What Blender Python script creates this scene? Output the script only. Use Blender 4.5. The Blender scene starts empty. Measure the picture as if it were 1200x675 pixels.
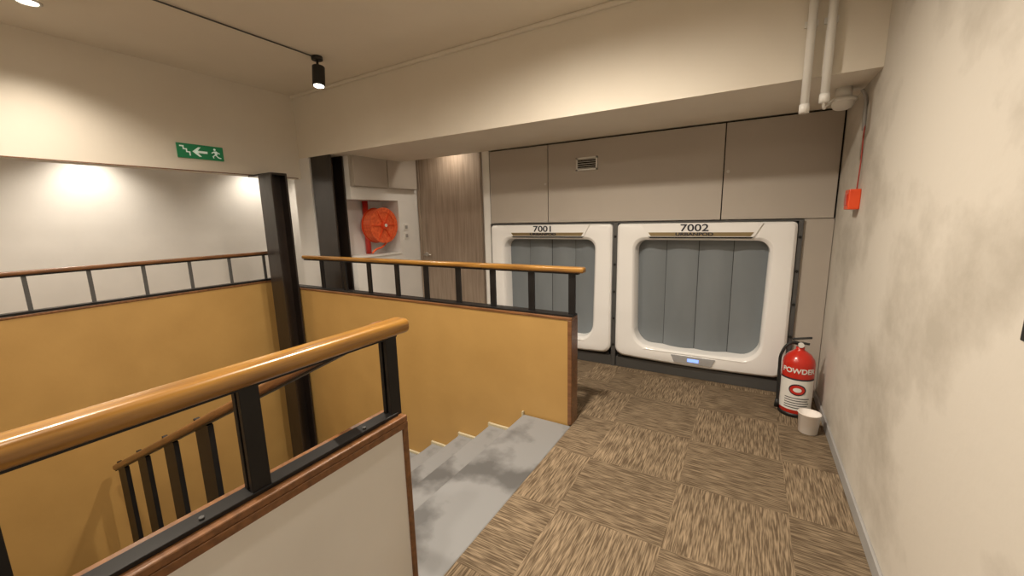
import bpy, bmesh, math, random
from mathutils import Vector, Matrix
random.seed(3)
SC=bpy.context.scene
try:
    SC.view_settings.view_transform='Standard'; SC.view_settings.look='None'
except Exception: pass

# ------------------------------------------------------------ materials
def mat(name,col,rough=.6,metal=0.,col2=None,scale=4.,bump=0.,bscale=40.,stretch=(1,1,1),contrast=(.35,.65),emit=None,spec=None,detail=4.,coat=0.,nrough=.5):
    m=bpy.data.materials.new(name);m.use_nodes=True
    n=m.node_tree;N=n.nodes;K=n.links;b=N['Principled BSDF']
    b.inputs['Base Color'].default_value=(*col,1);b.inputs['Roughness'].default_value=rough;b.inputs['Metallic'].default_value=metal
    if spec is not None: b.inputs['Specular IOR Level'].default_value=spec
    if coat: b.inputs['Coat Weight'].default_value=coat;b.inputs['Coat Roughness'].default_value=.15
    tc=N.new('ShaderNodeTexCoord');mp=N.new('ShaderNodeMapping');mp.inputs['Scale'].default_value=stretch
    K.new(tc.outputs['Object'],mp.inputs[0])
    if col2 is None: col2=tuple(c*.93 for c in col)
    nz=N.new('ShaderNodeTexNoise');nz.inputs['Scale'].default_value=scale;nz.inputs['Detail'].default_value=detail;nz.inputs['Roughness'].default_value=nrough
    K.new(mp.outputs[0],nz.inputs['Vector'])
    rp=N.new('ShaderNodeValToRGB');rp.color_ramp.elements[0].position=contrast[0];rp.color_ramp.elements[1].position=contrast[1]
    rp.color_ramp.elements[0].color=(*col2,1);rp.color_ramp.elements[1].color=(*col,1)
    K.new(nz.outputs[0],rp.inputs[0]);K.new(rp.outputs[0],b.inputs['Base Color'])
    if bump:
        n2=N.new('ShaderNodeTexNoise');n2.inputs['Scale'].default_value=bscale;n2.inputs['Detail'].default_value=3
        K.new(mp.outputs[0],n2.inputs['Vector'])
        bp=N.new('ShaderNodeBump');bp.inputs['Strength'].default_value=bump;bp.inputs['Distance'].default_value=.01
        K.new(n2.outputs[0],bp.inputs['Height']);K.new(bp.outputs[0],b.inputs['Normal'])
    if emit:
        b.inputs['Emission Color'].default_value=(*emit[0],1);b.inputs['Emission Strength'].default_value=emit[1]
    return m
M={}
M['plaster']=mat('plaster_cream',(.80,.75,.66),.85,bump=.08,bscale=25,scale=1.5,col2=(.76,.705,.615))
M['plaster_r']=mat('plaster_patchy',(.60,.565,.505),.8,col2=(.44,.405,.35),scale=1.35,contrast=(.37,.53),bump=.12,bscale=14,detail=10,nrough=.6,stretch=(1,1,1.25))
M['plaster_w']=mat('plaster_white',(.82,.81,.79),.7,bump=.04,scale=2)
M['ceil']=mat('ceiling_paint',(.84,.775,.665),.9,scale=1)
M['yellow']=mat('ochre_paint',(.46,.28,.092),.45,col2=(.41,.245,.078),scale=3,bump=.08,bscale=22,contrast=(.3,.7))
M['wood']=mat('handrail_wood',(.35,.172,.030),.28,col2=(.155,.066,.013),scale=5,stretch=(.7,9,9),contrast=(.3,.62),detail=6,coat=.35)
M['woodtrim']=mat('trim_wood',(.23,.10,.036),.35,col2=(.12,.050,.018),scale=6,stretch=(1,8,8),contrast=(.3,.7),coat=.3)
M['black']=mat('black_steel',(.008,.007,.007),.42,col2=(.012,.011,.011),scale=8,spec=.3)
M['blackcol']=mat('column_steel',(.010,.007,.006),.32,col2=(.024,.016,.012),scale=5,stretch=(1,1,.4),bump=.2,bscale=10,coat=.15)
M['stone']=mat('stair_concrete',(.22,.224,.23),.6,col2=(.095,.095,.097),scale=2.2,contrast=(.42,.52),bump=.05,bscale=30,detail=8)
M['skirt']=mat('skirting_cream',(.50,.44,.30),.6)
M['cab']=mat('cabinet_laminate',(.46,.415,.365),.5,col2=(.43,.385,.34),scale=1.2)
M['podwhite']=mat('pod_gloss_white',(.90,.90,.90),.15,scale=1,col2=(.885,.885,.885))
M['podgrey']=mat('pod_frame_grey',(.10,.10,.10),.45,metal=.3)
M['shut']=mat('curtain_grey',(.205,.23,.25),.6,col2=(.175,.198,.216),scale=3,stretch=(1,1,.3),bump=.08,bscale=160)
M['shutdark']=mat('curtain_seam',(.03,.032,.033),.7)
M['gold']=mat('brass_plate',(.34,.27,.15),.3,metal=.7)
M['ink']=mat('ink',(.02,.022,.035),.6)
M['silver']=mat('silver_panel',(.60,.63,.68),.25,metal=.5)
M['blueled']=mat('blue_led',(.2,.35,.9),.4,emit=((.25,.4,1),1.2))
M['doorwood']=mat('door_oak_laminate',(.40,.32,.25),.5,col2=(.26,.20,.155),scale=3,stretch=(14,14,.8),contrast=(.3,.7),detail=6)
M['steel']=mat('brushed_steel',(.6,.58,.55),.3,metal=.9)
M['red']=mat('fire_red',(.62,.025,.012),.28,col2=(.52,.02,.01),coat=.4)
M['redor']=mat('reel_red',(.80,.085,.02),.35,col2=(.70,.06,.015))
M['redhose']=mat('hose_red',(.90,.17,.05),.5,col2=(.7,.09,.025),scale=30)
M['white']=mat('white_plastic',(.82,.81,.78),.35)
M['label']=mat('label_white',(.8,.79,.76),.5)
M['rubber']=mat('black_rubber',(.012,.012,.012),.5)
M['green']=mat('exit_green',(.01,.20,.075),.35,col2=(.008,.17,.06),emit=((.01,.25,.09),.12))
M['signwhite']=mat('exit_white',(.85,.92,.85),.4,emit=((.8,1,.85),.15))
M['vent']=mat('vent_aluminium',(.72,.71,.68),.4,metal=.2)
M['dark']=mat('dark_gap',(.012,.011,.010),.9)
M['lamp']=mat('lamp_lens',(1,.9,.75),.4,emit=((1,.9,.75),14))
M['redcable']=mat('red_cable',(.35,.04,.025),.6)
M['tub']=mat('cloudy_plastic',(.90,.87,.84),.3,col2=(.84,.76,.70),scale=8)
M['base']=mat('baseboard_grey',(.36,.355,.35),.6)

def carpet():
    m=bpy.data.materials.new('carpet_tiles');m.use_nodes=True
    n=m.node_tree;N=n.nodes;K=n.links;b=N['Principled BSDF'];b.inputs['Roughness'].default_value=.95
    b.inputs['Specular IOR Level'].default_value=.1
    tc=N.new('ShaderNodeTexCoord')
    def streak(sc,seed):
        mp=N.new('ShaderNodeMapping');mp.inputs['Scale'].default_value=sc;mp.inputs['Location'].default_value=(seed,seed*2,0)
        K.new(tc.outputs['Object'],mp.inputs[0])
        z=N.new('ShaderNodeTexNoise');z.inputs['Scale'].default_value=1;z.inputs['Detail'].default_value=2.;z.inputs['Roughness'].default_value=.6
        K.new(mp.outputs[0],z.inputs['Vector']);return z.outputs[0]
    a=streak((9,150,1),1.);c=streak((150,9,1),5.)
    ck=N.new('ShaderNodeTexChecker');ck.inputs['Scale'].default_value=2.0
    ck.inputs['Color1'].default_value=(1,1,1,1);ck.inputs['Color2'].default_value=(0,0,0,1)
    mpc=N.new('ShaderNodeMapping');mpc.inputs['Location'].default_value=(.013,.017,.25);K.new(tc.outputs['Object'],mpc.inputs[0]);K.new(mpc.outputs[0],ck.inputs['Vector'])
    mx=N.new('ShaderNodeMix');mx.data_type='FLOAT';K.new(ck.outputs['Fac'],mx.inputs[0]);K.new(a,mx.inputs[2]);K.new(c,mx.inputs[3])
    rp=N.new('ShaderNodeValToRGB');e=rp.color_ramp.elements
    e[0].position=.38;e[0].color=(.098,.070,.045,1);e[1].position=.65;e[1].color=(.305,.232,.154,1)
    x=e.new(.5);x.color=(.182,.136,.090,1)
    K.new(mx.outputs[0],rp.inputs[0])
    wn=N.new('ShaderNodeTexNoise');wn.inputs['Scale'].default_value=2.2;wn.inputs['Detail'].default_value=5;K.new(tc.outputs['Object'],wn.inputs['Vector'])
    mr=N.new('ShaderNodeMapRange');mr.inputs[1].default_value=.3;mr.inputs[2].default_value=.7;mr.inputs[3].default_value=.88;mr.inputs[4].default_value=1.10;K.new(wn.outputs[0],mr.inputs[0])
    mc=N.new('ShaderNodeMapRange');mc.inputs[3].default_value=.93;mc.inputs[4].default_value=1.07;K.new(ck.outputs['Fac'],mc.inputs[0])
    mu=N.new('ShaderNodeMath');mu.operation='MULTIPLY';K.new(mr.outputs[0],mu.inputs[0]);K.new(mc.outputs[0],mu.inputs[1])
    hs=N.new('ShaderNodeHueSaturation');K.new(mu.outputs[0],hs.inputs['Value']);K.new(rp.outputs[0],hs.inputs['Color'])
    K.new(hs.outputs[0],b.inputs['Base Color'])
    bp=N.new('ShaderNodeBump');bp.inputs['Strength'].default_value=.35;bp.inputs['Distance'].default_value=.003
    K.new(mx.outputs[0],bp.inputs['Height']);K.new(bp.outputs[0],b.inputs['Normal'])
    return m
M['carpet']=carpet()

# ------------------------------------------------------------ geometry helpers
def group(name,loc):
    e=bpy.data.objects.new(name,None);e.empty_display_size=.1;e.location=loc
    SC.collection.objects.link(e);return e
def link(me,name,loc,m,parent=None,rot=None,smooth=False):
    o=bpy.data.objects.new(name,me);SC.collection.objects.link(o)
    if m is not None: me.materials.append(M[m] if isinstance(m,str) else m)
    loc=Vector(loc)
    if parent is not None:
        o.parent=parent;loc=loc-parent.location
    o.location=loc
    if rot is not None:
        o.rotation_mode='QUATERNION';o.rotation_quaternion=rot
    if smooth:
        for p in me.polygons:p.use_smooth=True
    return o
def bev(o,w,s=2):
    if w:
        b=o.modifiers.new('bevel','BEVEL');b.width=w;b.segments=s;b.limit_method='ANGLE';b.angle_limit=math.radians(40)
def box(name,x0,x1,y0,y1,z0,z1,m,parent=None,bevel=0,seg=2):
    c=Vector(((x0+x1)/2,(y0+y1)/2,(z0+z1)/2));s=Vector((abs(x1-x0),abs(y1-y0),abs(z1-z0)))
    bm=bmesh.new();bmesh.ops.create_cube(bm,size=1);bmesh.ops.scale(bm,vec=s,verts=bm.verts)
    me=bpy.data.meshes.new(name);bm.to_mesh(me);bm.free()
    o=link(me,name,c,m,parent);bev(o,bevel,seg);return o
def bar(name,p0,p1,w,h,m,parent=None,bevel=0,seg=3,up=(0,0,1)):
    p0=Vector(p0);p1=Vector(p1);d=p1-p0;L=d.length;X=d.normalized();Z=Vector(up);Y=Z.cross(X).normalized();Z=X.cross(Y)
    bm=bmesh.new();bmesh.ops.create_cube(bm,size=1);bmesh.ops.scale(bm,vec=(L,w,h),verts=bm.verts)
    me=bpy.data.meshes.new(name);bm.to_mesh(me);bm.free()
    q=Matrix((X,Y,Z)).transposed().to_quaternion()
    o=link(me,name,(p0+p1)/2,m,parent,rot=q);bev(o,bevel,seg)
    if bevel:
        for p in me.polygons:p.use_smooth=True
    return o
def cyl(name,p0,p1,r,m,parent=None,r2=None,seg=28,bevel=0):
    p0=Vector(p0);p1=Vector(p1);d=p1-p0
    bm=bmesh.new();bmesh.ops.create_cone(bm,cap_ends=True,segments=seg,radius1=r,radius2=r if r2 is None else r2,depth=d.length)
    me=bpy.data.meshes.new(name);bm.to_mesh(me);bm.free()
    for p in me.polygons:p.use_smooth=len(p.vertices)==4
    o=link(me,name,(p0+p1)/2,m,parent,rot=d.to_track_quat('Z','Y'));bev(o,bevel);return o
def lathe(name,prof,loc,m,parent=None,seg=40):
    bm=bmesh.new();rings=[]
    for r,z in prof:
        rings.append([bm.verts.new((max(r,1e-4)*math.cos(2*math.pi*i/seg),max(r,1e-4)*math.sin(2*math.pi*i/seg),z)) for i in range(seg)])
    for a,b in zip(rings,rings[1:]):
        for i in range(seg): bm.faces.new((a[i],a[(i+1)%seg],b[(i+1)%seg],b[i]))
    bmesh.ops.remove_doubles(bm,verts=bm.verts,dist=2e-4)
    me=bpy.data.meshes.new(name);bm.to_mesh(me);bm.free()
    return link(me,name,loc,m,parent,smooth=True)
def tube(name,pts,r,m,parent=None,res=3,smooth=True):
    cu=bpy.data.curves.new(name,'CURVE');cu.dimensions='3D';cu.bevel_depth=r;cu.bevel_resolution=res
    s=cu.splines.new('BEZIER' if smooth else 'POLY')
    if smooth:
        s.bezier_points.add(len(pts)-1)
        for p,q in zip(s.bezier_points,pts): p.co=q;p.handle_left_type=p.handle_right_type='AUTO'
    else:
        s.points.add(len(pts)-1)
        for p,q in zip(s.points,pts): p.co=(*q,1)
    t=bpy.data.objects.new('tmp',cu);SC.collection.objects.link(t);bpy.context.view_layer.update()
    me=bpy.data.meshes.new_from_object(t.evaluated_get(bpy.context.evaluated_depsgraph_get()));bpy.data.objects.remove(t)
    c=sum((Vector(q) for q in pts),Vector())/len(pts)
    me.transform(Matrix.Translation(-c));me.materials.clear()
    return link(me,name,c,m,parent,smooth=True)
def text(name,s,loc,size,m,parent,rotz=0,ext=.0015,sx=1):
    cu=bpy.data.curves.new(name,'FONT');cu.body=s;cu.size=size;cu.extrude=ext;cu.align_x='CENTER';cu.align_y='CENTER';cu.offset=.0012
    t=bpy.data.objects.new('tmp',cu);SC.collection.objects.link(t);bpy.context.view_layer.update()
    me=bpy.data.meshes.new_from_object(t.evaluated_get(bpy.context.evaluated_depsgraph_get()));bpy.data.objects.remove(t)
    me.materials.clear();me.transform(Matrix.Rotation(rotz,4,'Z')@Matrix.Rotation(math.pi/2,4,'X')@Matrix.Diagonal((sx,1,1,1)))
    return link(me,name,loc,m,parent)
def poly(name,pts,th,m,parent,frame):
    O,U,V,Nn=[Vector(a) for a in frame]
    bm=bmesh.new();vs=[bm.verts.new(U*a+V*b) for a,b in pts];f=bm.faces.new(vs)
    r=bmesh.ops.extrude_face_region(bm,geom=[f]);bmesh.ops.translate(bm,vec=Nn*th,verts=[v for v in r['geom'] if isinstance(v,bmesh.types.BMVert)])
    bmesh.ops.recalc_face_normals(bm,faces=bm.faces)
    me=bpy.data.meshes.new(name);bm.to_mesh(me);bm.free();return link(me,name,O,m,parent)

# ------------------------------------------------------------ key dimensions
XR=.525;YP=3.754;YH=2.469;YB=2.862;XL=-4.45;XE=-1.0;ZC=2.825;ZB=2.165;ZW=.78;ZR=1.12;YN=.94;YK=-1.9
XBACK=-5.95;YD=4.10;XS=-3.85;LOW=-3.1;ZSC=2.36
# ------------------------------------------------------------ room shell
fl=group('floor',(0,0,0))
box('carpet_main',XE,XR,YK,YP+.5,-.12,0,'carpet',fl)
box('carpet_passage',XL,XE,YH+.1,YD,-.12,0,'carpet',fl)
box('floor_side_corridor',XBACK,XL-.1,YK,3.6,-.12,0,'carpet',fl)
box('floor_lower_level',XL,XE-.1,YK,YH,LOW-.1,LOW,'stone',fl)
box('ceiling',XL-.14,XR+.1,YK-.1,YB,ZC,ZC+.12,'ceil')
box('ceiling_side_corridor',XBACK-.1,XL-.14,YK-.1,3.7,ZSC,ZSC+.12,'ceil')
box('ceiling_passage',XL,XR+.1,YP,YD+.1,2.42,2.54,'ceil')
box('wall_right',XR,XR+.12,YK,YP+.45,-.12,ZC,'plaster_r')
box('wall_back',XBACK,XR,YK-.12,YK,LOW,ZC,'plaster')
box('baseboard_right',XR-.013,XR,YK,YP-.02,0,.07,'base',bevel=.003)
box('beam_cross',XL,XR,YB,YP,ZB,ZC,'plaster')
box('trim_beam',XL,XR,YB-.035,YB,ZC-.03,ZC,'plaster',bevel=.008)
box('beam_left',XL-.14,XL,YK,YB,1.943,ZC,'plaster')
box('trim_beam_left',XL,XL+.010,YK,YB-.04,1.943,1.951,'woodtrim')
box('column_corner',XL-.14,-4.28,YB,YB+.16,0,ZB,'plaster_w')
box('wall_left',XBACK-.12,XBACK,YK,3.7,LOW,ZC,'plaster_w')
box('wall_left_return',XBACK,-4.2,3.6,3.72,0,ZSC,'plaster_w')
box('wall_passage_end',XS-.6,-2.45,YD+.02,YD+.14,0,2.45,'plaster_w')
box('wall_pod_return',-2.56,-2.478,YP,YD+.02,0,2.45,'plaster_w')
wp=group('wall_passage_side',(XS-.2,3.5,0))
box('wall_lower',XS-.35,XS,3.04,YD+.02,0,1.05,'plaster_w',wp)
box('wall_upper',XS-.35,XS,3.04,YD+.02,1.70,2.45,'plaster_w',wp)
box('wall_right_part',XS-.35,XS,3.73,YD+.02,1.05,1.70,'plaster_w',wp)
box('niche_back',XS-.35,XS-.29,3.04,3.73,1.05,1.70,'plaster_w',wp)
box('niche_sill',XS-.29,XS+.01,3.04,3.74,1.035,1.055,'white',wp,bevel=.003)
box('wall_far',-2.475,XR,YP+.40,YP+.5,0,2.45,'plaster')
hw=group('half_wall_far',(-2.7,YH+.05,0))
box('panel',XL,XE-.02,YH,YH+.1,LOW,ZW-.02,'yellow',hw)
box('cap',XL,XE,YH-.006,YH+.106,ZW-.02,ZW,'woodtrim',hw,bevel=.004)
box('end_trim',XE-.03,XE,YH-.008,YH+.108,0,ZW-.02,'woodtrim',hw,bevel=.004)
hl=group('half_wall_left',(XL-.05,0,0))
box('panel',XL-.1,XL,YK,YH,LOW,.83,'yellow',hl)
box('cap',XL-.106,XL+.006,YK,YH,.83,.85,'woodtrim',hl,bevel=.004)
hn=group('half_wall_near',(XE-.05,-.4,0))
box('panel',XE-.09,XE-.004,YK,YN-.02,-.12,ZW-.02,'plaster_w',hn)
box('panel_stair_side',XE-.10,XE-.09,YK,YN-.02,LOW,ZW-.02,'yellow',hn)
box('cap',XE-.104,XE+.004,YK,YN,ZW-.022,ZW,'woodtrim',hn,bevel=.004)
box('side_trim',XE-.004,XE+.004,YK,YN,ZW-.045,ZW-.022,'woodtrim',hn,bevel=.002)
box('end_trim',XE-.104,XE+.004,YN-.022,YN,0,ZW-.022,'woodtrim',hn,bevel=.004)

# ------------------------------------------------------------ stairs
st=group('staircase',(-2.7,1.7,0))
XN=-1.38;TR=.31;RI=.167;NS=9;SY=YH-.012
box('landing_top',XN,XE-.001,YN+.002,SY,-.14,-.001,'stone',st,bevel=.006)
for i in range(NS):
    xa=XN-TR*i;z=-RI*(i+1)
    x1=xa-TR if i<NS-1 else -4.015
    box('step_%d'%(i+1),x1,xa,YN+.002,SY,z-.22,z,'stone',st,bevel=.006)
    box('skirting_riser_%d'%(i+1),xa-.012,xa,SY-.012,SY+.008,z+.0,z+RI+.02,'skirt',st)
    box('skirting_tread_%d'%(i+1),x1,xa,SY-.012,SY+.008,z,z+.018,'skirt',st)
ld=group('stair_landing',(-4.23,1.7,-1.503))
box('slab',XL+.005,-4.018,YN,SY,-1.723,-1.503,'stone',ld,bevel=.004)

# ------------------------------------------------------------ railings
rn=group('stair_railing',(XE-.05,-.4,ZW))
xc=XE-.040
bar('handrail',(xc+.012,YK,ZR-.025),(xc+.012,YN+.045,ZR-.025),.070,.050,'wood',rn,bevel=.018,seg=5)
box('bottom_flat',xc-.028,xc+.022,YK,YN-.02,ZW,ZW+.012,'black',rn,bevel=.002)
box('handrail_flat',xc-.02,xc+.02,YK,YN,ZR-.060,ZR-.050,'black',rn)
ys=[.918,.465,.05,-.36,-.77,-1.18,-1.6]
for i,y in enumerate(ys):
    box('baluster_a_%d'%i,xc-.022,xc-.007,y-.024,y+.022,ZW,ZR-.058,'black',rn,bevel=.0015)
    box('baluster_b_%d'%i,xc+.002,xc+.017,y-.024,y+.022,ZW,ZR-.058,'black',rn,bevel=.0015)
    cyl('bolt_%d'%i,(xc+.006,y-.13,ZW+.012),(xc+.006,y-.13,ZW+.017),.006,'podgrey',rn,seg=6)
rs=group('stair_railing',(-2.7,YN-.04,0))
yr=YN-.03
def zr(x): return 1.07+(x+1.12)*.482
bar('handrail',(-1.06,yr,zr(-1.06)),(-4.28,yr,zr(-4.28)),.06,.045,'woodtrim',rs,bevel=.016,seg=4)
bar('handrail_flat',(-1.10,yr,zr(-1.10)-.027),(-4.26,yr,zr(-4.26)-.027),.04,.01,'black',rs)
bar('bottom_flat',(-1.12,yr,zr(-1.12)-1.0),(-4.2,yr,zr(-4.2)-1.0),.05,.012,'black',rs)
for i,x in enumerate((-4.12,-3.62,-3.08,-2.56,-2.07)):
    box('baluster_%d'%i,x-.085,x+.085,yr-.014,yr+.014,zr(x)-1.0,zr(x)-.0,'black',rs,bevel=.001)
rf=group('stair_railing',(-2.5,YH+.05,ZW))
yc=YH+.05
bar('handrail',(-4.02,yc,ZR-.02),(-1.75,yc,ZR-.02),.06,.036,'wood',rf,bevel=.013,seg=4)
bar('handrail_end',(-1.76,yc,ZR-.020),(-.93,yc,ZR-.020),.064,.040,'wood',rf,bevel=.014,seg=4)
box('handrail_flat',-4.0,-.97,yc-.018,yc+.018,ZR-.05,ZR-.040,'black',rf)
box('bottom_flat',-4.4,XE,yc-.045,yc+.045,ZW,ZW+.012,'black',rf)
for i,x in enumerate([-3.03,-2.67,-2.33,-1.99,-1.66,-1.33,-1.02,-3.38,-3.73]):
    box('baluster_%d'%i,x-.024,x+.024,yc-.008,yc+.008,ZW+.01,ZR-.045,'black',rf,bevel=.001)
rl=group('stair_railing',(XL-.05,0,.85));xq=XL-.04
bar('handrail',(xq,YK,1.145),(xq,2.44,1.145),.05,.030,'woodtrim',rl,bevel=.010,seg=4)
box('handrail_flat',xq-.018,xq+.018,YK,2.42,1.119,1.129,'black',rl)
box('bottom_flat',xq-.025,xq+.045,YK,2.42,.85,.868,'black',rl)
for i in range(12):
    y=2.36-.335*i
    box('baluster_%d'%i,xq-.008,xq+.008,y-.012,y+.012,.858,1.12,'podgrey',rl)

# ------------------------------------------------------------ steel columns (H sections)
def hcol(name,x0,x1,y0,y1,z0,z1):
    g=group(name,((x0+x1)/2,(y0+y1)/2,z0))
    t=.018
    box('flange_a',x0,x1,y0,y0+t,z0,z1,'blackcol',g,bevel=.003)
    box('flange_b',x0,x1,y1-t,y1,z0,z1,'blackcol',g,bevel=.003)
    xm=(x0+x1)/2
    box('web',xm-t/2,xm+t/2,y0+t,y1-t,z0,z1,'blackcol',g)
    box('base_plate',x0-.02,x1+.02,y0-.005,y1+.0,z0,z0+.015,'blackcol',g)
    return g
g1=hcol('steel_column',-4.27,-4.05,2.29,2.455,-1.503,1.943)
box('top_bracket',XL-.02,-4.05,2.30,2.45,1.925,1.943,'blackcol',g1)
hcol('steel_column',-4.26,-3.92,2.87,3.03,0,ZB)

# ------------------------------------------------------------ door
dr=group('door_1',(-3.3,YD,0))
box('leaf',-3.80,-2.86,YD-.02,YD+.015,0.005,2.28,'doorwood',dr,bevel=.003)
box('jamb_right',-2.86,-2.82,YD-.03,YD+.02,0,2.32,'doorwood',dr,bevel=.003)
box('jamb_left',-3.84,-3.80,YD-.03,YD+.02,0,2.32,'doorwood',dr,bevel=.003)
cyl('handle_rose',(-3.73,YD-.02,1.0),(-3.73,YD-.03,1.0),.028,'steel',dr)
cyl('handle_stem',(-3.73,YD-.03,1.0),(-3.73,YD-.07,1.0),.009,'steel',dr)
cyl('handle_lever',(-3.74,YD-.07,1.0),(-3.62,YD-.07,1.0),.009,'steel',dr)
pc=group('wall_cabinet',(XS,3.5,1.84))
box('carcass',XS+.001,XS+.05,3.04,4.02,1.84,2.40,'cab',pc)
for i in range(2):
    box('door_%d'%i,XS+.05,XS+.068,3.045+.49*i,3.525+.49*i,1.845,2.395,'cab',pc,bevel=.002)

# ------------------------------------------------------------ fire hose reel
hr=group('fire_hose_reel',(XS-.12,3.48,1.38))
cx=XS-.10;cy=3.512;cz=1.40
def disc(name,x0,x1,r,m,rin=None):
    if rin is None: return cyl(name,(x0,cy,cz),(x1,cy,cz),r,m,hr,seg=48,bevel=.004)
    bm=bmesh.new();S=48;L=[]
    for (x,rr) in ((x0,r),(x1,r),(x1,rin),(x0,rin)):
        L.append([bm.verts.new((x-cx,rr*math.cos(2*math.pi*i/S),rr*math.sin(2*math.pi*i/S))) for i in range(S)])
    for a in range(4):
        A=L[a];B=L[(a+1)%4]
        for i in range(S): bm.faces.new((A[i],A[(i+1)%S],B[(i+1)%S],B[i]))
    bmesh.ops.recalc_face_normals(bm,faces=bm.faces)
    me=bpy.data.meshes.new(name);bm.to_mesh(me);bm.free();return link(me,name,(cx,cy,cz),m,hr)
disc('flange_back',cx-.09,cx-.08,.215,'redor')
disc('flange_front',cx+.06,cx+.07,.215,'redhose',.16)
disc('front_plate',cx+.05,cx+.062,.17,'redhose')
disc('hub',cx+.04,cx+.095,.045,'redor')
disc('hub_cap',cx+.095,cx+.105,.020,'label')
for k in range(5):
    t=[(cx-.065+.03*k,cy+.19*math.cos(a*math.pi/12),cz+.19*math.sin(a*math.pi/12)) for a in range(25)]
    tube('hose_%d'%k,t,.013,'redhose',hr,res=2)
for k in range(6):
    a=k*math.pi/3
    bar('spoke_%d'%k,(cx+.068,cy+.04*math.cos(a),cz+.04*math.sin(a)),(cx+.068,cy+.20*math.cos(a),cz+.20*math.sin(a)),.010,.010,'redor',hr,up=(1,0,0))
cyl('feed_pipe',(XS-.24,3.42,1.056),(XS-.24,3.42,1.698),.034,'red',hr)
cyl('feed_arm',(XS-.22,3.42,1.40),(XS-.22,3.50,1.40),.018,'red',hr)
tube('hose_tail',[(cx,cy+.1,cz-.19),(cx+.03,cy-.02,cz-.26),(cx+.05,cy-.15,cz-.29),(cx+.05,cy-.2,cz-.325)],.012,'redhose',hr)
sw=group('light_switch',(XS,3.83,1.35))
box('plate_top',XS,XS+.01,3.80,3.87,1.33,1.41,'white',sw,bevel=.002)
box('plate_low',XS,XS+.01,3.80,3.87,1.22,1.30,'white',sw,bevel=.002)
box('rocker_top',XS+.01,XS+.014,3.815,3.855,1.35,1.39,'base',sw)
box('rocker_low',XS+.01,XS+.014,3.815,3.855,1.24,1.28,'base',sw)

# ------------------------------------------------------------ laminate cabinets above the pods
cb=group('overhead_cabinet',(-1,YP,1.39))
box('carcass',-2.470,XR-.001,YP+.02,YP+.38,1.40,ZB-.002,'dark',cb)
for i,(a,b) in enumerate([(-2.470,-1.785),(-1.777,-.226),(-.218,XR-.012)]):
    box('door_%d'%(i+1),a,b,YP+.001,YP+.02,1.40,ZB-.012,'cab',cb,bevel=.0015)
cyl('lock_left',(-1.81,YP,1.78),(-1.81,YP-.006,1.78),.012,'steel',cb)
cyl('lock_right',(-.19,YP,1.78),(-.19,YP-.006,1.78),.012,'steel',cb)
sdp=group('cabinet_side_panel',(.44,YP+.02,0))
box('panel',.340,XR-.004,YP+.01,YP+.03,0,1.395,'cab',sdp)
vg=group('air_vent',(-1.375,YP-.007,1.94))
VY=YP-.001
box('frame_top',-1.48,-1.27,VY-.012,VY,1.985,2.0,'vent',vg);box('frame_low',-1.48,-1.27,VY-.012,VY,1.88,1.895,'vent',vg)
box('frame_l',-1.48,-1.465,VY-.012,VY,1.88,2.0,'vent',vg);box('frame_r',-1.285,-1.27,VY-.012,VY,1.88,2.0,'vent',vg)
box('back',-1.47,-1.28,VY-.002,VY,1.89,1.99,'dark',vg)
for i in range(5): bar('slat_%d'%i,(-1.466,VY-.007,1.903+.019*i),(-1.284,VY-.007,1.903+.019*i),.010,.003,'vent',vg,up=(0,-.6,1))

# ------------------------------------------------------------ capsule pods
def rrect(x0,x1,z0,z1,rt,rb,bul=0,inb=0,n=8):
    P=[]
    cs=[(x1-rt,z1-rt,rt,0),(x0+rt,z1-rt,rt,90),(x0+rb+inb,z0+rb,rb,180),(x1-rb-inb,z0+rb,rb,270)]
    for k,(cx_,cz_,r,a0) in enumerate(cs):
        for i in range(n+1):
            a=math.radians(a0+90*i/n);P.append([cx_+r*math.cos(a),cz_+r*math.sin(a)])
        nx=cs[(k+1)%4]
        a=math.radians(a0+90);e0=(cx_+r*math.cos(a),cz_+r*math.sin(a));e1=(nx[0]+nx[2]*math.cos(a),nx[1]+nx[2]*math.sin(a))
        for i in range(1,8):
            t=i/8;P.append([e0[0]*(1-t)+e1[0]*t,e0[1]*(1-t)+e1[1]*t])
    for p in P:
        if p[1]<z0+(z1-z0)*.3:
            t=(p[0]-(x0+x1)/2)/((x1-x0)/2);p[1]-=bul*(1-t*t)
    return P
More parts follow.
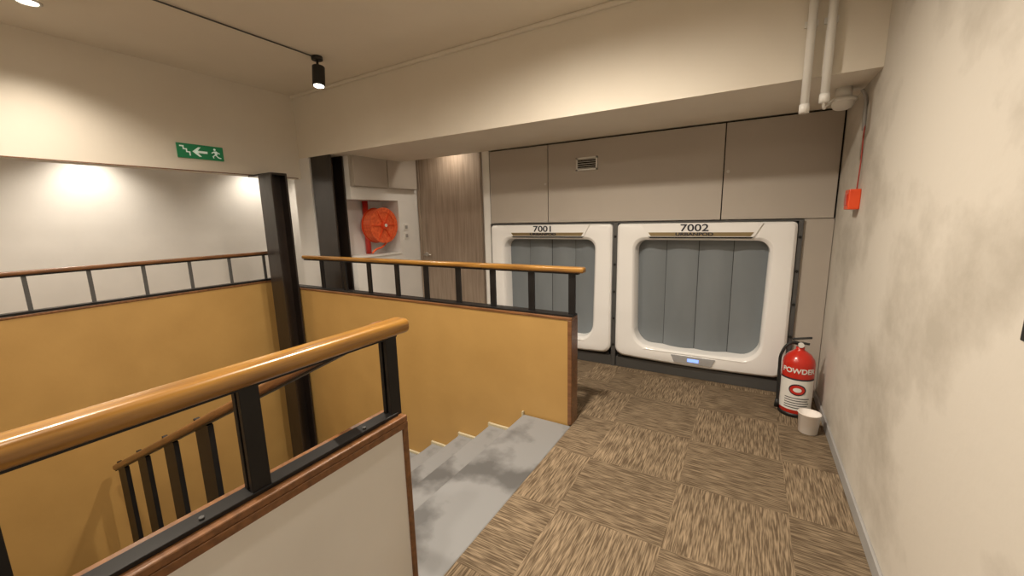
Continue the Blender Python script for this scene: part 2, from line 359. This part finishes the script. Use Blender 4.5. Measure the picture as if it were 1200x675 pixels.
def pod(x0,x1,num):
    w=x1-x0;z0=.135;z1=1.378;g=group('capsule_pod',((x0+x1)/2,YP,0))
    cxp=(x0+x1)/2
    O=rrect(x0,x1,z0,z1,.035,.08,.018)
    O2=rrect(x0+.02,x1-.02,z0+.018,z1-.014,.03,.07,.018)
    I0=rrect(x0+.145,x1-.145,.250,z1-.120,.10,.14,.03,inb=.012)
    I1=rrect(x0+.165,x1-.165,.272,z1-.145,.09,.13,.03,inb=.012)
    I2=rrect(x0+.170,x1-.170,.277,z1-.15,.09,.13,.03,inb=.012)
    Ls=[(O,YP+.03),(O,YP-.035),(O2,YP-.055),(I0,YP-.058),(I1,YP-.035),(I2,YP+.10)]
    bm=bmesh.new();R=[]
    for lp,y in Ls: R.append([bm.verts.new((p[0]-cxp,y-YP,p[1])) for p in lp])
    n=len(O)
    for a,b in zip(R,R[1:]):
        for i in range(n): bm.faces.new((a[i],a[(i+1)%n],b[(i+1)%n],b[i]))
    bmesh.ops.recalc_face_normals(bm,faces=bm.faces)
    me=bpy.data.meshes.new('front_frame');bm.to_mesh(me);bm.free()
    o=link(me,'front_frame',(cxp,YP,0),'podwhite',g,smooth=True);bev(o,.004,2)
    xa=x0+.15;xb=x1-.15;m=4;pw=(xb-xa)/m;CY=YP+.095
    for i in range(m):
        a=xa+pw*i;bm=bmesh.new();prev=None;K=8
        for k in range(K+1):
            t=k/K;x=a+.002+(pw-.004)*t;y=CY-.024*math.sin(math.pi*t)-.004*(i%2)
            cur=(bm.verts.new((x-cxp,y-YP,.2)),bm.verts.new((x-cxp,y-YP,1.28)))
            if prev: bm.faces.new((prev[0],cur[0],cur[1],prev[1]))
            prev=cur
        me=bpy.data.meshes.new('curtain_panel');bm.to_mesh(me);bm.free()
        link(me,'curtain_panel_%d'%(i+1),(cxp,YP,0),'shut',g,smooth=True)
    box('curtain_back',xa,xb,YP+.108,YP+.112,.2,1.28,'shutdark',g)
    fr=((cxp,YP-.056,0),(1,0,0),(0,0,1),(0,-1,0))
    t=z1
    poly('ledge',[(-.46,t-.004),(-.40,t-.115),(.40,t-.115),(.46,t-.004)],.012,'podwhite',g,fr)
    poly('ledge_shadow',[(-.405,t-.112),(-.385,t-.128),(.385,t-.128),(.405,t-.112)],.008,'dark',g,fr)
    fr2=((cxp,YP-.068,0),(1,0,0),(0,0,1),(0,-1,0))
    poly('name_strip',[(-.40,t-.078),(-.378,t-.110),(.378,t-.110),(.40,t-.078)],.003,'gold',g,fr2)
    text('number',num,(cxp-.03,YP-.070,t-.043),.082,'ink',g,sx=1.35)
    text('name_lettering','URBANPOD',(cxp-.03,YP-.073,t-.094),.036,'ink',g,sx=1.5)
    fr3=((cxp+.02,YP-.056,0),(1,0,0),(0,0,1),(0,-1,0))
    poly('control_panel',[(-.19,.215),(-.16,.150),(.14,.150),(.17,.215)],.008,'silver',g,fr3)
    box('control_led',cxp-.03,cxp+.06,YP-.067,YP-.064,.168,.195,'blueled',g)
    box('lower_lip',cxp-.42,cxp+.42,YP-.062,YP-.052,.226,.233,'podwhite',g,bevel=.003)
    box('shell',x0+.01,x1-.01,YP+.115,YP+.355,.10,1.36,'podgrey',g)
    box('plinth',x0,x1,YP-.01,YP+.35,0,.10,'podgrey',g,bevel=.004)
    box('plinth_gap',x0+.02,x1-.02,YP-.012,YP+.02,.10,.14,'dark',g)
    return g
pod(-2.450,-1.108,'7001')
pod(-1.060,.303,'7002')
fr=group('pod_frame',(-1,YP,0))
for i,(a,b) in enumerate([(-2.470,-2.454),(-1.105,-1.063),(.306,.338)]):
    box('upright_%d'%i,a,b,YP-.02,YP+.06,0,1.385,'podgrey',fr,bevel=.004)
    if i:
        for k in range(5): cyl('bolt_%d_%d'%(i,k),((a+b)/2,YP-.02,.22+.26*k),((a+b)/2,YP-.028,.22+.26*k),.012,'dark',fr,seg=6)
box('top_rail',-2.470,.338,YP-.02,YP+.015,1.382,1.392,'podgrey',fr)

# ------------------------------------------------------------ fire extinguisher
ex=Vector((.36,3.41,0));fe=group('fire_extinguisher',ex)
R_=.098
lathe('body',[(0,.012),(R_-.012,.012),(R_,.03),(R_,.385),(R_-.006,.415),(R_-.03,.45),(R_-.062,.472),(.026,.482),(.026,.50),(0,.50)],ex,'red',fe)
lathe('foot_ring',[(R_-.012,0),(R_+.003,0),(R_+.003,.028),(R_-.012,.028)],ex,'rubber',fe)
def label(z0,z1,a0,a1,m,name,off=.0012):
    bm=bmesh.new();prev=None
    for i in range(25):
        a=math.radians(a0+(a1-a0)*i/24);x=(R_+off)*math.cos(a);y=(R_+off)*math.sin(a)
        cur=(bm.verts.new((x,y,z0)),bm.verts.new((x,y,z1)))
        if prev: bm.faces.new((prev[0],cur[0],cur[1],prev[1]))
        prev=cur
    me=bpy.data.meshes.new(name);bm.to_mesh(me);bm.free();return link(me,name,ex,m,fe,smooth=True)
label(.055,.285,190,340,'label','label')
label(.278,.290,190,340,'ink','label_band',.0018)
for k,zz in enumerate((.07,.088,.106,.124,.142)):
    label(zz,zz+.006,225,315-5*(k%2),'ink','label_line_%d'%k,.0018)
def ellipse(name,ac,zc,ra,rz,m,off):
    bm=bmesh.new();vs=[]
    for i in range(32):
        t=2*math.pi*i/32;a=math.radians(ac)+ra/R_*math.cos(t);vs.append(bm.verts.new(((R_+off)*math.cos(a),(R_+off)*math.sin(a),zc+rz*math.sin(t))))
    c=bm.verts.new(((R_+off+.001)*math.cos(math.radians(ac)),(R_+off+.001)*math.sin(math.radians(ac)),zc))
    for i in range(32): bm.faces.new((vs[i],vs[(i+1)%32],c))
    me=bpy.data.meshes.new(name);bm.to_mesh(me);bm.free();link(me,name,ex,m,fe)
ellipse('emblem_ring',268,.21,.05,.042,'ink',.004);ellipse('emblem_field',268,.21,.042,.034,'red',.006);ellipse('emblem_core',268,.21,.024,.016,'label',.008)
t=text('lettering','POWDER',(0,0,0),.050,'label',None,sx=1.0)
me=t.data
ac=math.radians(268)
for v in me.vertices:
    a=ac+v.co.x/R_;rr=R_+.0015+max(0,-v.co.y);v.co=Vector((rr*math.cos(a),rr*math.sin(a),v.co.z+.345))
t.parent=fe;t.location=(0,0,0)
cyl('valve',ex+Vector((0,0,.50)),ex+Vector((0,0,.54)),.02,'steel',fe)
cyl('gauge',ex+Vector((0,-.02,.52)),ex+Vector((0,-.036,.52)),.018,'label',fe)
bar('handle_lower',ex+Vector((-.045,0,.535)),ex+Vector((.05,-.02,.53)),.024,.012,'rubber',fe,bevel=.003)
bar('handle_upper',ex+Vector((-.05,0,.552)),ex+Vector((.06,-.02,.578)),.024,.012,'rubber',fe,bevel=.003)
tube('hose',[ex+Vector(p) for p in [(-.015,0,.52),(-.06,-.02,.525),(-.105,-.03,.46),(-.114,-.02,.32),(-.110,-.02,.18),(-.11,-.02,.08)]],.010,'rubber',fe)
cyl('nozzle',ex+Vector((-.11,-.02,.09)),ex+Vector((-.11,-.02,.03)),.012,'rubber',fe,r2=.018)
tb=group('plastic_tub',(.415,3.12,0))
lathe('tub_body',[(0,.003),(.050,.003),(.053,.006),(.062,.132),(.066,.135),(.066,.139),(.060,.139),(.0505,.01),(0,.008)],(.415,3.12,0),'tub',tb)
lathe('residue',[(0,.045),(.0535,.045)],(.415,3.12,0),'redcable',tb)

# ------------------------------------------------------------ exit sign
es=group('exit_sign',(XL,1.9,2.12))
F_=((XL+.012,1.90,2.118),(0,1,0),(0,0,1),(1,0,0))
box('sign_panel',XL,XL+.012,1.715,2.085,2.055,2.182,'green',es,bevel=.002)
def sp(nm,pts): poly(nm,pts,.002,'signwhite',es,F_)
sp('arrow_head',[(-.07,0),(-.02,.042),(-.0,.042),(-.035,.0),(0,-.042),(-.02,-.042)])
sp('arrow_shaft',[(-.045,.010),(-.045,-.010),(.05,-.010),(.05,.010)])
sp('stairs_icon',[(-.165,.045),(-.165,.033),(-.142,.033),(-.142,.010),(-.119,.010),(-.119,-.013),(-.096,-.013),(-.096,-.04),(-.086,-.04),(-.086,-.003),(-.109,-.003),(-.109,.020),(-.132,.020),(-.132,.045)])
sp('runner_torso',[(.105,.020),(.128,.022),(.132,-.012),(.112,-.012)])
sp('runner_arm_back',[(.126,.020),(.155,.004),(.150,-.003),(.122,.010)])
sp('runner_arm_front',[(.108,.020),(.082,.006),(.086,-.002),(.110,.010)])
sp('runner_leg_front',[(.112,-.010),(.088,-.026),(.094,-.044),(.102,-.042),(.099,-.028),(.126,-.012)])
sp('runner_leg_back',[(.120,-.012),(.140,-.030),(.162,-.036),(.160,-.044),(.136,-.040),(.112,-.014)])
cyl('runner_head',(XL+.012,1.90+.112,2.118+.036),(XL+.014,1.90+.112,2.118+.036),.010,'signwhite',es)

# ------------------------------------------------------------ lights
LC=(1,.88,.725)
cyl('ceiling_conduit',(-3.24,YK,ZC-.010),(-3.24,2.30,ZC-.010),.005,'podgrey')
def spot(name,x,y,aim,power,cone=110,col=LC,blend=.8):
    g=group(name,(x,y,ZC));aim=Vector(aim).normalized()
    cyl('canopy',(x,y,ZC-.0),(x,y,ZC-.03),.045,'rubber',g,bevel=.004)
    cyl('stem',(x,y,ZC-.03),(x,y,ZC-.09),.01,'rubber',g)
    c=Vector((x,y,ZC-.15));a=c-aim*.075;b=c+aim*.085
    cyl('head',a,b,.050,'rubber',g,bevel=.005)
    cyl('lens',b,b+aim*.003,.040,'lamp',g)
    L=bpy.data.lights.new(name+'_lamp','SPOT');L.energy=power;L.spot_size=math.radians(cone);L.spot_blend=blend;L.color=col;L.shadow_soft_size=.035
    o=bpy.data.objects.new('lamp',L);SC.collection.objects.link(o);o.parent=g;o.location=b+aim*.02-g.location
    o.rotation_mode='QUATERNION';o.rotation_quaternion=aim.to_track_quat('-Z','Y')
spot('ceiling_spotlight',-3.24,2.34,(.05,-.12,-1),75,125)
def down(x,y,power,z=ZC,cone=150,col=LC,rad=.05,aim=(0,0,-1)):
    g=group('recessed_downlight',(x,y,z))
    lathe('trim_ring',[(.045,-.002),(.062,-.002),(.064,-.008),(.050,-.012),(.045,-.002)],(x,y,z),'white',g)
    cyl('lens',(x,y,z-.002),(x,y,z-.005),.045,'lamp',g)
    L=bpy.data.lights.new('downlight_lamp','SPOT');L.energy=power;L.spot_size=math.radians(cone);L.spot_blend=.9;L.color=col;L.shadow_soft_size=rad
    o=bpy.data.objects.new('lamp',L);SC.collection.objects.link(o);o.parent=g;o.location=(0,0,-.03)
    o.rotation_mode='QUATERNION';o.rotation_quaternion=Vector(aim).to_track_quat('-Z','Y')
down(-.75,.1,80,cone=168)
down(-.95,1.65,260,cone=170)
down(-3.90,.86,80,cone=130)
down(-2.2,.5,160,cone=170)
down(-2.3,-1.0,95,cone=170)
down(-5.66,1.47,44,z=ZSC,cone=130)
down(-5.66,3.10,38,z=ZSC,cone=130)
down(-5.66,-.2,46,z=ZSC,cone=130)
down(-5.1,1.2,46,z=ZSC,cone=150)
down(-3.2,3.90,13,z=2.42,cone=160)

# ------------------------------------------------------------ pipes, detector, alarm
pp=group('conduit_pipe',(.26,YB-.04,2.4))
for i,(x,zb_) in enumerate(((.205,1.99),(.290,2.03))):
    cyl('pipe_%d'%i,(x,YB-.035,zb_),(x,YB-.035,ZC),.020,'white',pp)
    cyl('coupler_%d'%i,(x,YB-.035,zb_-.01),(x,YB-.035,zb_+.035),.024,'white',pp)
    box('clip_%d'%i,x-.03,x+.03,YB-.012,YB,2.42,2.45,'white',pp)
tube('elbow',[(.290,YB-.035,2.04),(.292,YB-.02,2.005),(.31,YB+.06,2.02),(.36,YB+.22,2.08)],.007,'white',pp)
sd=group('smoke_detector',(.42,3.2,ZB))
cyl('mount',(.42,3.2,ZB),(.42,3.2,ZB-.065),.04,'white',sd)
lathe('base',[(0,0),(.066,0),(.070,-.012),(.062,-.02),(0,-.02)],(.42,3.2,ZB-.06),'white',sd)
lathe('chamber',[(.056,-.02),(.056,-.035),(.044,-.055),(.030,-.062),(0,-.064)],(.42,3.2,ZB-.06),'white',sd)
fa=group('fire_alarm_call_point',(XR,3.08,1.52))
box('housing',XR-.055,XR,3.02,3.14,1.455,1.570,'redor',fa,bevel=.006)
box('front_plate',XR-.060,XR-.055,3.045,3.115,1.48,1.545,'red',fa,bevel=.002)
tube('cable_red',[(XR-.012,3.085,1.57),(XR-.012,3.070,1.66),(XR-.006,3.10,1.76),(XR-.010,3.085,1.84),(XR-.006,3.11,1.93)],.0035,'redcable',fa)
tube('cable_sleeve',[(XR-.010,3.11,1.90),(XR-.012,3.12,2.0),(XR-.012,3.14,2.09),(XR-.03,3.15,2.13)],.009,'base',fa)
ck=group('light_switch',(XR,1.25,1.19))
box('plate',XR-.008,XR,1.20,1.278,1.165,1.215,'rubber',ck,bevel=.002)
box('rocker',XR-.012,XR-.008,1.22,1.260,1.175,1.205,'rubber',ck,bevel=.001)

# ------------------------------------------------------------ world + camera
w=bpy.data.worlds.new('world');SC.world=w;w.use_nodes=True
w.node_tree.nodes['Background'].inputs[0].default_value=(.9,.8,.65,1);w.node_tree.nodes['Background'].inputs[1].default_value=.15
yaw,pit,rol,f=.5352,.1715,-.0231,471.5
Fv=Vector((-math.sin(yaw)*math.cos(pit),math.cos(yaw)*math.cos(pit),-math.sin(pit)))
Rv=Vector((math.cos(yaw),math.sin(yaw),0));Uv=Rv.cross(Fv)
R2=math.cos(rol)*Rv+math.sin(rol)*Uv;U2=-math.sin(rol)*Rv+math.cos(rol)*Uv
cd=bpy.data.cameras.new('camera');co=bpy.data.objects.new('camera',cd);SC.collection.objects.link(co)
cd.sensor_width=36;cd.lens=f*36/1200;cd.clip_start=.02
mw=Matrix((R2,U2,-Fv)).transposed().to_4x4();mw.translation=Vector((0,0,1.45));co.matrix_world=mw
SC.camera=co
